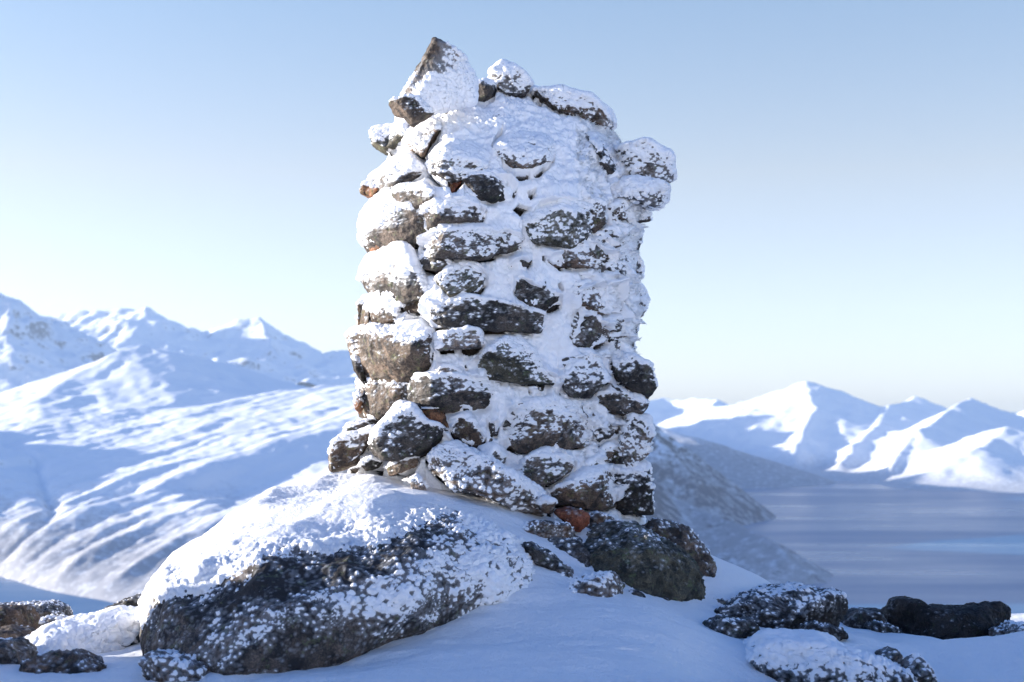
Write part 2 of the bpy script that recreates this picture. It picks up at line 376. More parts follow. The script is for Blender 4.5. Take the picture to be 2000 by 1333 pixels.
# ------------------------------------------------------------------ summit ground
GC = np.array([(1090, 1280, 4.45), (1010, 1275, 4.5),  # px, py, Y  control points on the snow of the summit
    (700, 1333, 4.2), (560, 1325, 4.45), (640, 1292, 4.7), (850, 1216, 4.95), (1010, 1192, 5.15), (1100, 1333, 3.6), (900, 1400, 3.4),
    (1080, 1165, 5.3), (1150, 1190, 5.0), (1260, 1185, 5.4), (1400, 1230, 5.4), (1330, 1333, 4.0), (1500, 1262, 5.2), (1560, 1392, 4.4), (1750, 1400, 4.4),
    (1650, 1250, 5.8), (1750, 1255, 6.0), (1900, 1262, 6.3), (2000, 1270, 6.3), (1900, 1333, 4.9), (1700, 1208, 7.4), (1500, 1200, 7.0), (1400, 1195, 6.6),
    (300, 1333, 4.35), (230, 1315, 4.6), (100, 1300, 4.9), (150, 1262, 5.6), (60, 1255, 6.2), (0, 1300, 5.0), (200, 1252, 6.0), (-200, 1290, 5.2),
    (1262, 1004, 6.15), (1200, 992, 6.0), (1330, 1058, 6.2), (1100, 1005, 5.8), (1000, 1030, 5.42), (1050, 1006, 5.55), (900, 985, 5.42), (960, 975, 5.58), (880, 950, 5.62), (830, 935, 5.68), (1180, 1035, 5.95), (1250, 1038, 6.05),
    (850, 955, 5.75), (760, 930, 5.9), (680, 925, 6.0), (640, 940, 6.1), (1040, 1085, 5.3), (1120, 1150, 5.35), (1200, 1178, 5.35), (1060, 960, 6.4), (850, 930, 6.6),
    (1390, 1175, 6.0), (500, 1150, 5.9), (400, 1220, 6.0), (600, 1060, 6.2)], float)
GW = at(*GC.T)
extra_pts = np.vstack([at(*np.array([(0, 1275, 7), (200, 1280, 7), (330, 1285, 7), (-300, 1285, 7), (100, 1290, 8), (450, 1290, 7.2), (1800, 1225, 8), (1600, 1215, 8), (2100, 1240, 8), (0, 1262, 6.2), (250, 1262, 6.3)], float).T), np.array([(-3, 1, -1.6), (0, 1, -1.3), (3, .5, -.6), (0, -3, -1.5), (4, -2, .3), (-3, -3, -2.2), (-4, 5, -1.15), (4, 4, -1.35), (4.5, 7, -1.6), (-4, 8, -1.7), (0, 9.5, -1.6), (3, 9.5, -1.9), (-1.5, 8, -1.25), (1, 7.6, -1.0)], float)])  # unseen points behind the viewer tilt the snow sunward, to bounce light
GW = np.vstack([GW, extra_pts])
def axis(lo, a, b, hi, d, g=1.12):
    mid = np.arange(a, b, d); L = [a]; s = d
    while L[-1] > lo: s *= g; L.append(L[-1] - s)
    Rr = [mid[-1]]; s = d
    while Rr[-1] < hi: s *= g; Rr.append(Rr[-1] + s)
    return np.array(L[:0:-1] + list(mid) + Rr[1:])
def ground_base(x, y):
    """smooth height through the control points (gaussian kernel on a local plane)"""
    num = np.zeros_like(x); den = np.zeros_like(x)
    A = np.c_[np.ones(len(GW)), GW[:, :2]]; coef = np.linalg.lstsq(A, GW[:, 2], rcond=None)[0]
    res = GW[:, 2] - A @ coef
    cx = np.clip(x, -5, 5); cy = np.clip(y, -3, 10)
    plane = coef[0] + coef[1] * cx + coef[2] * cy
    for (a, b, z), r in zip(GW, res):
        d2 = (x - a) ** 2 + (y - b) ** 2
        w = np.exp(-d2 / 0.10) + 5e-3 / (d2 + 0.25) ** 1.6
        num += w * r; den += w
    z = plane + num / den
    r = np.sqrt(((x - 0.2) / 1.15) ** 2 + np.where(y > 5, (y - 5) * 1.05, (y - 5) * 0.6) ** 2)
    z = z + 2.7 * np.exp(-(x + 3.3) ** 2 / 0.7 - (y - 4.35) ** 2 / 0.48)   # unseen hump added left of frame to shade the foreground snow
    q = 0.5 * x - 0.86 * y                       # unseen bank added behind the viewer, bounces sun onto the cairn front
    z = z + 8.5 * sstep(1.0, 12, q) * (1 - sstep(16, 40, q))
    return z - 0.62 * np.logaddexp(0, (r - 4.0) / 0.35) * 0.35
gx = axis(-2600, -3.0, 3.2, 2600, 0.016, 1.09); gy = axis(-1500, 3.2, 7.4, 2400, 0.016, 1.09)
X, Y = np.meshgrid(gx, gy); X = X.ravel(); Y = Y.ravel()
Z = ground_base(X, Y)
P = np.stack([X, Y, 0 * X], 1)
far = sstep(6, 60, np.hypot(X, Y - 5))
Z += 0.030 * fbm(P * 1.9, 4, 41) + 0.020 * fbm(P * np.array([3.5, 11., 1.]), 5, 43) * (0.5 + 0.5 * fbm(P * 1.2, 2, 44)) * (1 - far) + (0.0020 * fbm(P * 60, 2, 45) + 0.0055 * fbm(P * np.array([9., 22., 1.]), 3, 47)) * (1 - far)
Z += far * 25 * (ridged(P / 300, 5, 46) - 0.6) * np.clip(np.hypot(X, Y) / 500, 0, 1)
o = make('snow_ground', np.stack([X, Y, Z], 1), grid_quads(len(gx), len(gy)), M_SNOW, origin=(0, 5, -1)); tag(o, kind='structure')
def ground_z(x, y): return float(ground_base(np.array([x]), np.array([y]))[0])

# ------------------------------------------------------------------ stones
_cs = {}
def cubesphere(n):
    if n in _cs: return _cs[n]
    t = np.tan(np.linspace(-math.pi / 4, math.pi / 4, n + 1))
    A, B = np.meshgrid(t, t); A = A.ravel(); B = B.ravel(); O = np.ones_like(A)
    q = grid_quads(n + 1, n + 1); Vs = []; Qs = []
    for f, (X_, Y_, Z_) in enumerate(((O, A, B), (-O, -A, B), (-A, O, B), (A, -O, B), (-B, A, O), (B, A, -O))):
        Vs.append(np.stack([X_, Y_, Z_], 1)); Qs.append(q + f * len(A))
    V = np.vstack(Vs); Q = np.vstack(Qs)
    key = np.round(V * 1e5).astype(np.int64)
    _, idx, inv = np.unique(key, axis=0, return_index=True, return_inverse=True)
    V = V[idx]; Q = inv.ravel()[Q]; V = V / np.linalg.norm(V, axis=1)[:, None]
    _cs[n] = (V, Q); return _cs[n]

COL = {'grey': (1, 1, 1, 1), 'dark': (.62, .66, .70, 1), 'brown': (1.22, 1.02, .86, 1), 'orange': (2.4, 1.35, .80, 1), 'red': (2.1, .85, .55, 1),
       'pale': (2.1, 2.0, 1.9, 1), 'warm': (1.22, 1.12, 1.02, 1), 'green': (.85, .95, .80, 1), 'black': (.35, .36, .38, 1)}
def snow_field(P, cov, cell=0.024, seed=5, calm=1.0):
    """>0 where rime sits; lumpy clumps whose size grows with cov"""
    Pw = P + cell * 0.35 * np.stack([fbm(P / cell * 0.5, 2, seed + 9), 0 * P[:, 0], fbm(P / cell * 0.5, 2, seed + 19)], 1)
    w = worley(Pw / np.array([cell, cell, cell * 0.8]), seed)
    w2 = worley(P / (cell * 0.42), seed + 4)
    b = 0.25 + 0.75 * sstep(-0.6, 0.15, fbm(P / 0.06, 2, seed + 11))            # coarse clumps here, fine crystals there
    f = cov * 1.25 - 0.12 - calm * (0.95 * w * b + 0.95 * w2 * (1 - b) + 0.10 * w2) - (1 - calm) * 0.5 + 0.34 * fbm(P / 0.06, 3, seed + 7)
    return f
def stone(name, poly, Y, T, cov=0.35, col='grey', parent=None, p=4.0, grow=1.15, seed=1, gx=0.0, gz=0.0, facet=1.0, tilt=None, cell=0.024, n=None, up=0.50, right=0.0, rough=1.0, calm=1.0):
    """stone whose outline seen from the front is poly (photo pixels) at distance Y, T = half depth in metres.
       cov rime cover, gx / gz how cover grows to the right / upward, Y may be a function of px (bent round the cairn)"""
    rng = np.random.RandomState(seed)
    poly = np.array(poly, float)
    # centroid by area
    x, y = poly[:, 0], poly[:, 1]; x2, y2 = np.roll(x, -1), np.roll(y, -1); cr = x * y2 - x2 * y; A = cr.sum() / 2
    c = np.array([((x + x2) * cr).sum(), ((y + y2) * cr).sum()]) / (6 * A)
    Yf = Y if callable(Y) else (lambda px, py: np.full(np.shape(px), float(Y)))
    sc_ = float(np.mean(Yf(np.array([c[0]]), np.array([c[1]])))) / FPX
    # radius as a function of angle
    th = np.linspace(-math.pi, math.pi, 361)[:-1]; Rr = np.zeros(360)
    dx, dy = np.cos(th), -np.sin(th)
    for (ax, ay), (bx, by) in zip(poly - c, np.roll(poly, -1, 0) - c):
        ex, ey = bx - ax, by - ay; den = dx * ey - dy * ex
        den = np.where(np.abs(den) < 1e-9, 1e-9, den)
        t = (ax * ey - ay * ex) / den; u = (ax * dy - ay * dx) / den
        ok = (u >= -1e-6) & (u <= 1 + 1e-6) & (t > 0)
        Rr = np.where(ok, np.maximum(Rr, t), Rr)
    Rr = np.maximum(Rr, 2.0)
    k = np.exp(-0.5 * (np.arange(-12, 13) / 1.3) ** 2); k /= k.sum()
    Rr = np.convolve(np.concatenate([Rr[-12:], Rr, Rr[:12]]), k, 'valid') * grow * sc_
    hw = (poly[:, 0].max() - poly[:, 0].min()) / 2 * sc_; hh = (poly[:, 1].max() - poly[:, 1].min()) / 2 * sc_
    if n is None: n = int(np.clip(max(hw, hh) * 2 / 0.0042, 16, 84))
    D, Q = cubesphere(n)
    D = D * np.array([hw, T, hh]); D = D / np.linalg.norm(D, axis=1)[:, None]
    ang = np.arctan2(D[:, 2], D[:, 0]); Rv = np.interp(ang, np.append(th, math.pi), np.append(Rr, Rr[0]))
    s = np.hypot(D[:, 0], D[:, 2])
    t = ((s / Rv) ** p + (np.abs(D[:, 1]) / T) ** p) ** (-1 / p)
    L = D * t[:, None]
    # broken facets
    for q in range(int(13 * facet)):
        nn = rng.normal(size=3) * np.array([.75, 1, .6]); nn[1] = -abs(nn[1]) * 1.3; nn /= np.linalg.norm(nn)
        pr = L @ nn; dmx = pr.max(); cut = dmx * rng.uniform(0.62, 0.92)
        L = L - np.clip(pr - cut, 0, None)[:, None] * nn * 0.8
    off = rng.uniform(-50, 50, 3)
    if tilt: L[:, 1] += L[:, 0] * tilt[0] + L[:, 2] * tilt[1]
    px = c[0] + L[:, 0] / sc_; py = c[1] - L[:, 2] / sc_
    Yv = Yf(px, py) + L[:, 1]
    cy = Yf(np.array([c[0]]), np.array([c[1]]))[0]
    base = at(c[0], c[1], cy)
    V = base + np.stack([L[:, 0], Yv - cy, L[:, 2]], 1)
    # keep the picture column when the stone bends round the cairn
    V[:, 0] += (px - 1000) / FPX * (Yf(px, py) - cy)
    N = vnormals(V, Q)
    if np.sum((V - V.mean(0)) * N) < 0: Q = Q[:, ::-1].copy(); N = -N
    size = min(hw, hh)
    V = V + N * ((0.10 * size * fbm(V / (size * 0.9) + off, 3, seed) + (0.004 + 0.03 * size) * ridged(V / 0.045 + off, 4, seed + 3) + 0.0020 * ridged(V / np.array([.12, .12, .022]) + off, 2, seed + 4) + 0.0016 * fbm(V / 0.009, 2, seed)) * rough)[:, None]
    N = vnormals(V, Q)
    u = (px - c[0]) * sc_ / max(hw, .01); w = -(py - c[1]) * sc_ / max(hh, .01)
    cv = cov - 0.05 + gx * u + gz * w + up * np.clip(N[:, 2], -0.6, 1) + right * np.clip(N[:, 0], -1, 1)
    rim = sstep(0.72, 1.0, s * t / Rv) * np.clip(N[:, 2] + 0.45, 0, 1)      # frost creeps in over the upper and side rims
    cv = cv + 0.30 * rim * (parent is not None)
    f = snow_field(V, cv, cell, 5, calm)
    V = V + N * ((1 - calm) * 0.012 * sstep(0, .45, f))[:, None]
    cs = np.clip(cov - 0.45, 0, 0.6)
    V = V + N * (np.clip(f, -0.02, 0.5) ** 1 * 0.026 + sstep(0, .15, f) * cs * (0.022 * fbm(V / 0.05 + off, 4, seed + 5) + 0.010 * ridged(V / 0.016, 3, seed + 6)))[:, None]
    o = make(name, V, Q, M_ROCK, {'snow': f}, parent)
    o.color = COL[col] if isinstance(col, str) else col
    return o

# ------------------------------------------------------------------ the cairn
edge = np.array([  # py, left px, right px, how far the surface leans back
    (172, 935, 985, .50), (180, 900, 1050, .46), (190, 840, 1095, .40), (205, 785, 1140, .34), (228, 772, 1178, .27), (262, 768, 1196, .17), (300, 756, 1218, .09), (345, 738, 1232, .03),
    (378, 716, 1240, .0), (410, 724, 1243, 0), (450, 712, 1244, 0), (492, 724, 1238, 0), (540, 716, 1240, 0), (584, 722, 1246, 0), (610, 708, 1242, 0), (650, 702, 1232, 0),
    (700, 702, 1228, 0), (745, 706, 1252, 0), (800, 710, 1246, 0), (835, 700, 1240, 0), (880, 684, 1240, -.02), (930, 672, 1246, -.03), (1010, 690, 1256, -.05), (1060, 690, 1262, -.05)])
FX = np.array([0, .05, .12, .25, .40, .55, .75, .88, .95, 1.0]); FY = np.array([6.26, 6.12, 6.02, 5.87, 5.88, 5.91, 5.97, 6.06, 6.16, 6.32])
def front(px, py):
    xl = np.interp(py, edge[:, 0], edge[:, 1]); xr = np.interp(py, edge[:, 0], edge[:, 2]); dr = np.interp(py, edge[:, 0], edge[:, 3])
    t = np.clip((px - xl) / (xr - xl), 0, 1)
    return np.interp(t, FX, FY) + dr
def inside(px, py, poly):
    poly = np.array(poly, float); r = np.zeros(px.shape, bool)
    for (ax, ay), (bx, by) in zip(poly, np.roll(poly, -1, 0)):
        cnd = ((ay > py) != (by > py)) & (px < (bx - ax) * (py - ay) / (by - ay + 1e-12) + ax)
        r ^= cnd
    return r

cairn = bpy.data.objects.new('stone_cairn', None); C.objects.link(cairn); cairn.location = at(960, 960, 6.2)
tag(cairn, 'tall cairn of stacked stones caked in white snow and rime', 'cairn')
# poly, cover, colour, half depth, dict of extras
ST = [
 ([(841,77),(872,88),(902,117),(921,155),(922,195),(850,208),(766,203),(780,165),(797,136),(803,115),(818,96)], .62,'warm',.14,dict(Y=6.02,grow=1.0,calm=.35,gx=.55,gz=-.6,label='pointed stone standing on the top left corner',p=2.3,up=0)),
 ([(761,201),(802,194),(840,200),(846,217),(805,244),(788,226),(764,219)], .18,'warm',.10,dict(Y=5.97,gx=.2,p=3.5,grow=1.03)),
 ([(724,271),(734,252),(759,247),(786,255),(793,280),(783,297),(756,301),(737,288)], .32,'green',.10,dict(gz=.2)),
 ([(783,274),(799,252),(830,236),(864,250),(848,272),(826,312),(812,298),(786,290)], .62,'brown',.10,dict(calm=.4,gx=-.45,gz=.3)),
 ([(718,360),(734,336),(756,313),(797,308),(822,318),(830,338),(806,356),(780,371),(756,378),(721,367)], .55,'grey',.10,dict(calm=.4,gz=.45)),
 ([(703,360),(718,359),(736,375),(729,387),(707,378)], .05,'orange',.06,dict(label='small orange stone sticking out on the left')),
 ([(765,372),(791,363),(829,367),(842,385),(838,402),(828,415),(793,412),(772,398)], .34,'grey',.11,dict(gz=.15)),
 ([(906,360),(925,348),(960,344),(987,350),(1009,372),(998,386),(960,393),(925,390),(908,378)], .24,'dark',.10,{}),
 ([(908,388),(930,386),(934,396),(920,399),(908,396)], .0,'orange',.05,{}),
 ([(878,352),(908,336),(907,350),(893,366),(884,382),(880,368)], .05,'red',.05,dict(dY=.03)),
 ([(828,325),(840,300),(868,284),(915,283),(945,306),(940,335),(905,350),(870,358),(840,346)], .66,'grey',.11,dict(gx=.2,dY=.0)),
 ([(975,290),(990,262),(1040,255),(1078,270),(1082,310),(1050,342),(1005,346),(982,325)], .62,'warm',.11,dict(dY=.0)),
 ([(1141,256),(1160,258),(1192,272),(1214,296),(1225,331),(1220,347),(1198,357),(1174,342),(1171,315),(1158,288)], .38,'dark',.10,dict(gz=.2,gx=.1)),
 ([(1030,186),(1068,179),(1100,181),(1133,191),(1171,207),(1196,223),(1197,244),(1184,256),(1160,240),(1127,228),(1075,215)], .72,'brown',.12,dict(Y=6.30,right=.2,grow=1.03)),
 ([(963,147),(982,130),(1014,134),(1032,155),(1032,178),(1018,190),(985,186),(963,165)], .66,'grey',.09,dict(Y=6.33,calm=.5,grow=1.03)),
 ([(914,188),(925,172),(945,166),(968,172),(965,190),(950,198),(930,194)], .22,'dark',.09,dict(Y=6.28)),
 ([(1215,290),(1265,286),(1303,310),(1308,344),(1290,362),(1255,356),(1215,345)], .74,'grey',.14,dict(Y=6.2,right=.1,p=3.2)),
 ([(1185,365),(1240,350),(1290,360),(1308,375),(1304,393),(1275,401),(1250,392),(1195,388)], .86,'grey',.12,dict(Y=6.15,p=3.2)),
 ([(702,462),(713,424),(729,400),(764,384),(782,412),(826,417),(834,440),(809,478),(775,478),(745,475),(720,479),(705,471)], .46,'grey',.09,dict(calm=.4,gx=-.5,gz=.5,p=4.6)),
 ([(720,476),(748,472),(742,488),(726,487)], .05,'orange',.05,{}),
 ([(829,423),(840,400),(870,388),(910,389),(950,408),(940,435),(872,435),(834,444)], .55,'grey',.10,dict(gz=.4)),
 ([(819,485),(829,461),(872,449),(926,445),(970,457),(990,478),(966,499),(924,505),(878,503),(834,501)], .42,'grey',.11,dict(gx=.15)),
 ([(806,510),(830,502),(870,510),(884,521),(850,528),(820,522)], .32,'grey',.07,{}),
 ([(707,526),(716,506),(735,496),(780,488),(810,515),(824,560),(818,583),(790,589),(767,580),(735,577),(718,553)], .64,'grey',.09,dict(calm=.4,gz=.6,gx=.15,p=4.6)),
 ([(861,550),(878,532),(926,510),(946,527),(953,548),(934,573),(883,579)], .46,'green',.09,dict(gz=.1)),
 ([(819,612),(829,595),(872,589),(910,586),(950,590),(1014,596),(1046,608),(1040,645),(990,644),(932,642),(880,644),(845,642),(823,626)], .32,'dark',.12,dict(gz=.1,p=4)),
 ([(856,659),(932,643),(933,677),(860,682)], .62,'pale',.09,dict(p=5,facet=.4,label='pale grey brick shaped stone set in the front')),
 ([(700,636),(702,592),(715,583),(722,600),(719,632)], .25,'brown',.08,{}),
 ([(720,606),(745,588),(771,597),(775,632),(748,634),(728,625)], .40,'brown',.07,dict(gz=.1,gx=.1)),
 ([(786,590),(818,588),(818,610),(790,612)], .1,'brown',.06,dict(dY=.06)),
 ([(688,657),(700,648),(735,643),(780,646),(832,656),(847,685),(842,705),(818,724),(792,740),(755,744),(718,746),(699,715)], .27,'warm',.14,dict(p=3.4)),
 ([(690,698),(704,705),(720,742),(712,750),(695,724)], .05,'black',.10,dict(Y=6.2)),
 ([(697,742),(728,743),(777,752),(776,788),(757,817),(747,828),(722,822),(703,812),(700,770)], .18,'warm',.13,dict(p=3.8)),
 ([(692,776),(700,768),(708,790),(703,806),(695,796)], .15,'orange',.06,dict(Y=6.15)),
 ([(775,745),(800,737),(852,741),(917,736),(957,738),(959,789),(930,801),(863,801),(809,804),(773,794)], .33,'grey',.12,dict(p=4.5,gx=.05)),
 ([(853,728),(860,717),(895,714),(902,730),(880,741),(857,739)], .28,'warm',.08,{}),
 ([(908,712),(930,690),(970,668),(1010,666),(1034,690),(1047,722),(1088,742),(1060,747),(1000,742),(960,740),(920,737)], .42,'green',.11,dict(gx=.1)),
 ([(720,868),(747,839),(771,815),(782,798),(806,802),(827,831),(854,838),(884,864),(863,876),(795,885),(782,894),(755,891),(728,882)], .36,'dark',.12,dict(Y=5.84,gz=.1)),
 ([(822,802),(850,799),(868,814),(875,838),(858,830),(835,820)], .0,'orange',.06,dict(label='small smooth orange stone wedged below the long block',facet=.3,up=.1)),
 ([(876,838),(890,822),(914,813),(933,842),(949,856),(922,874),(903,866)], .38,'brown',.09,{}),
 ([(675,849),(685,834),(712,827),(742,822),(752,828),(733,840),(682,855)], .30,'grey',.10,dict(Y=6.1)),
 ([(645,892),(658,869),(682,855),(730,841),(712,866),(694,905),(666,925),(648,913)], .30,'brown',.11,dict(Y=6.05,gz=.4)),
 ([(708,905),(725,897),(742,905),(735,916),(715,917)], .25,'black',.06,dict(Y=5.97)),
 ([(754,920),(779,900),(814,897),(811,909),(766,928)], .22,'warm',.06,dict(Y=5.87)),
 ([(831,896),(879,873),(905,876),(940,893),(985,923),(1050,961),(1052,1006),(1020,997),(975,978),(930,960),(885,948),(856,926)], .50,'brown',.12,dict(Y=5.74,gz=-.05,up=.1,label='long brownish slab leaning against the foot of the cairn',p=3.6)),
 ([(803,942),(815,934),(830,955),(828,972),(812,974)], .25,'pale',.05,dict(Y=5.72)),
 ([(966,844),(990,798),(1021,792),(1070,785),(1100,790),(1152,825),(1174,847),(1130,868),(1091,872),(1010,878),(980,866)], .46,'warm',.13,dict(gz=.2)),
 ([(1000,920),(1048,891),(1086,878),(1109,904),(1115,928),(1091,938),(1034,948),(1010,933)], .38,'grey',.10,dict(dY=-.04)),
 ([(1072,968),(1091,945),(1134,924),(1191,921),(1208,939),(1196,987),(1161,991),(1113,981),(1080,984)], .26,'brown',.12,dict(dY=-.05,gz=.15)),
 ([(1200,930),(1245,905),(1263,918),(1269,1004),(1250,1001),(1218,995),(1192,982)], .34,'black',.12,dict(Y=6.1)),
 ([(1195,920),(1203,880),(1215,850),(1225,820),(1264,823),(1268,850),(1261,880),(1247,902),(1205,928)], .46,'warm',.12,dict(Y=6.1,right=.2)),
 ([(1162,769),(1200,761),(1250,780),(1264,795),(1260,803),(1224,812),(1183,801)], .32,'grey',.12,dict(Y=6.06)),
 ([(1176,712),(1203,695),(1237,702),(1263,719),(1273,755),(1255,778),(1224,766),(1203,750)], .30,'dark',.12,dict(Y=6.08)),
 ([(1112,661),(1125,614),(1154,616),(1181,643),(1183,664),(1160,677),(1133,677)], .44,'grey',.10,{}),
 ([(1001,566),(1009,541),(1036,557),(1063,568),(1092,580),(1094,596),(1068,604),(1022,593)], .34,'dark',.09,dict(gz=-.05)),
 ([(1120,570),(1149,557),(1190,554),(1202,586),(1194,612),(1154,612),(1112,612)], .50,'brown',.10,{}),
 ([(1201,564),(1238,546),(1259,580),(1256,612),(1216,615)], .48,'warm',.10,dict(right=.2)),
 ([(1033,412),(1050,392),(1076,389),(1127,392),(1152,400),(1146,437),(1151,477),(1110,482),(1049,472),(1025,440)], .56,'green',.11,dict(p=3.6)),
 ([(1055,500),(1111,485),(1149,478),(1178,494),(1183,523),(1120,522),(1080,519)], .54,'brown',.09,{}),
 ([(993,513),(1014,502),(1038,508),(1027,522),(1003,521)], .30,'dark',.06,{}),
 ([(1126,533),(1150,529),(1150,542),(1134,552)], .15,'brown',.05,dict(dY=.02)),
 ([(1182,462),(1219,444),(1248,446),(1243,480),(1203,491),(1182,483)], .52,'grey',.10,{}),
 ([(1193,420),(1225,384),(1258,393),(1265,425),(1216,434)], .56,'brown',.10,dict(right=.1,dY=-.02)),
 ([(1188,500),(1230,490),(1249,520),(1246,542),(1210,550),(1190,530)], .55,'dark',.10,dict(right=.1,dY=-.02)),
 ([(1167,634),(1200,614),(1238,628),(1240,650),(1195,650)], .58,'grey',.09,dict(gz=.3,dY=-.02)),
 ([(1188,665),(1210,655),(1232,668),(1235,695),(1205,700)], .48,'dark',.09,dict(dY=-.02)),
 ([(1088,722),(1130,690),(1172,702),(1184,740),(1150,772),(1110,767)], .56,'dark',.10,dict(dY=-.02)),
 ([(1168,884),(1186,872),(1207,868),(1202,897),(1180,899)], .35,'brown',.08,dict(dY=-.03)),
 ([(1140,905),(1165,893),(1178,902),(1168,918),(1148,918)], .45,'green',.07,dict(dY=-.03)),
 ([(1150,840),(1172,820),(1200,825),(1195,855),(1165,868)], .48,'dark',.09,dict(dY=-.02)),
 ([(1028,758),(1048,755),(1052,770),(1038,776)], .40,'grey',.05,dict(dY=.03)),
 ([(1075,752),(1100,744),(1104,758),(1085,762)], .35,'dark',.06,dict(dY=.02)),
 ([(955,458),(990,449),(1016,460),(1018,484),(990,494),(965,492)], .60,'grey',.08,{}),
 ([(1150,398),(1180,392),(1184,430),(1160,455),(1148,440)], .50,'brown',.09,dict(dY=-.015)),
 ([(1150,470),(1175,466),(1190,500),(1186,540),(1165,548),(1158,510)], .46,'grey',.09,dict(dY=-.015)),
 ([(940,880),(962,873),(985,885),(982,902),(955,903)], .50,'grey',.07,dict(dY=-.05)),
 ([(1053,987),(1065,975),(1082,985),(1077,1001),(1062,1000)], .35,'brown',.05,dict(Y=5.72)),
 ([(748,262),(790,235),(812,228),(800,250),(770,262)], 1.1,'grey',.07,{}),
 ([(985,800),(1000,790),(1010,805),(1000,830),(982,830)], .3,'dark',.06,{}),
 ([(955,822),(968,815),(975,830),(970,850),(957,848)], .3,'grey',.05,{}),
 ([(715,580),(745,574),(790,584),(780,596),(740,592)], .95,'grey',.06,{}),
]
for i, (poly, cov, col, T, ex) in enumerate(ST):
    ex = dict(ex); lab = ex.pop('label', None); dY = ex.pop('dY', 0.0)
    Yv = ex.pop('Y', None)
    if Yv is None: Yv = (lambda d: (lambda px, py: front(px, py) + 0.012 + d))(dY)
    s = stone('stone', poly, Yv, T, cov, col, cairn, seed=100 + i, **ex)
    if lab: s['label'] = lab

HOLES = [[(960,290),(968,268),(980,255),(982,268),(974,288),(964,292)], [(1003,412),(1014,402),(1030,408),(1036,420),(1016,428)], [(1030,378),(1044,374),(1044,386),(1034,392)],
 [(904,680),(944,675),(934,690),(918,695),(906,690)], [(1087,558),(1094,553),(1099,566),(1092,574)], [(790,590),(816,588),(816,606),(794,610)], [(766,476),(800,478),(792,492),(776,494)],
 [(844,546),(856,534),(866,536),(860,548)], [(875,646),(905,644),(932,646),(928,652),(890,652)], [(1164,616),(1180,612),(1182,620),(1168,624)], [(1133,752),(1150,748),(1158,758),(1142,762)],
 [(1155,445),(1168,436),(1160,456)], [(1200,835),(1215,828),(1212,845),(1202,848)], [(876,352),(905,338),(906,356),(888,380),(880,372)], [(794,598),(812,598),(812,608),(796,608)], [(1108,640),(1110,632),(1116,640)],
 [(1030,186),(1052,184),(1062,190),(1040,196)], [(1195,418),(1206,412),(1206,426),(1196,426)]]

# snow packed round and between the stones: one closed skin from base to top
NU = 760; NV = 560
uf = np.linspace(0, 1, 560); ub = np.linspace(1, 0, NU - 560 + 2)[1:-1]
_t = np.linspace(0, 1, 2001); _y = np.interp(_t, FX, FY)          # equal steps along the curved front
_s = np.concatenate([[0], np.cumsum(np.hypot(np.diff(_t) * 1.15, np.diff(_y)))])
tf = np.interp(uf * _s[-1], _s, _t)
pys = np.concatenate([np.linspace(172, 330, 150), np.linspace(331.2, 1060, NV - 150)])
T_, PY = np.meshgrid(np.concatenate([tf, ub]), pys); isb = np.concatenate([np.zeros(len(tf), bool), np.ones(len(ub), bool)])[None, :].repeat(NV, 0)
xl = np.interp(PY, edge[:, 0], edge[:, 1]); xr = np.interp(PY, edge[:, 0], edge[:, 2]); dr = np.interp(PY, edge[:, 0], edge[:, 3])
PX = xl + (xr - xl) * T_
Yf_ = np.interp(T_, FX, FY); mid = np.where(T_ < .5, 6.26, 6.32)
bk = 6.29 + 0.42 * np.sqrt(np.clip(1 - (2 * T_ - 1) ** 2, 0, 1))
lean = dr * np.where(isb, np.clip(0.5, 0, 1), 1.0)
Yall = np.where(isb, np.maximum(bk - 0.3 * (dr > .1) * dr, Yf_ + lean + 0.02), Yf_ + dr)
V = at(PX.ravel(), PY.ravel(), Yall.ravel()); Q = grid_quads(NU, NV, True)
# roof ring
Q = np.vstack([Q, np.stack([np.arange(0, NU // 2 - 1), np.arange(1, NU // 2), NU - 1 - np.arange(1, NU // 2), NU - 1 - np.arange(0, NU // 2 - 1)], 1)])
N = vnormals(V, Q)
ctr = at(960, 600, 6.3)
if np.sum((V - ctr) * N) < 0: Q = Q[:, ::-1].copy(); N = -N
pxr, pyr = PX.ravel(), PY.ravel(); fr = ~isb.ravel(); und = np.zeros(len(V)); lip = np.zeros(len(V)); lipn = fbm(V / 0.045, 3, 68) * 2
disp = -0.022 * (1 - sstep(800, 880, pxr)) + 0.014 * sstep(930, 1010, pxr) + 0.020 * fbm(V / 0.13, 4, 71) + 0.020 * fbm(V / 0.05, 3, 72) * sstep(830, 900, pxr) + 0.012 * fbm(V / 0.035, 3, 73) + 0.005 * ridged(V / 0.014, 3, 74) * (0.6 + fbm(V / 0.1, 2, 75))
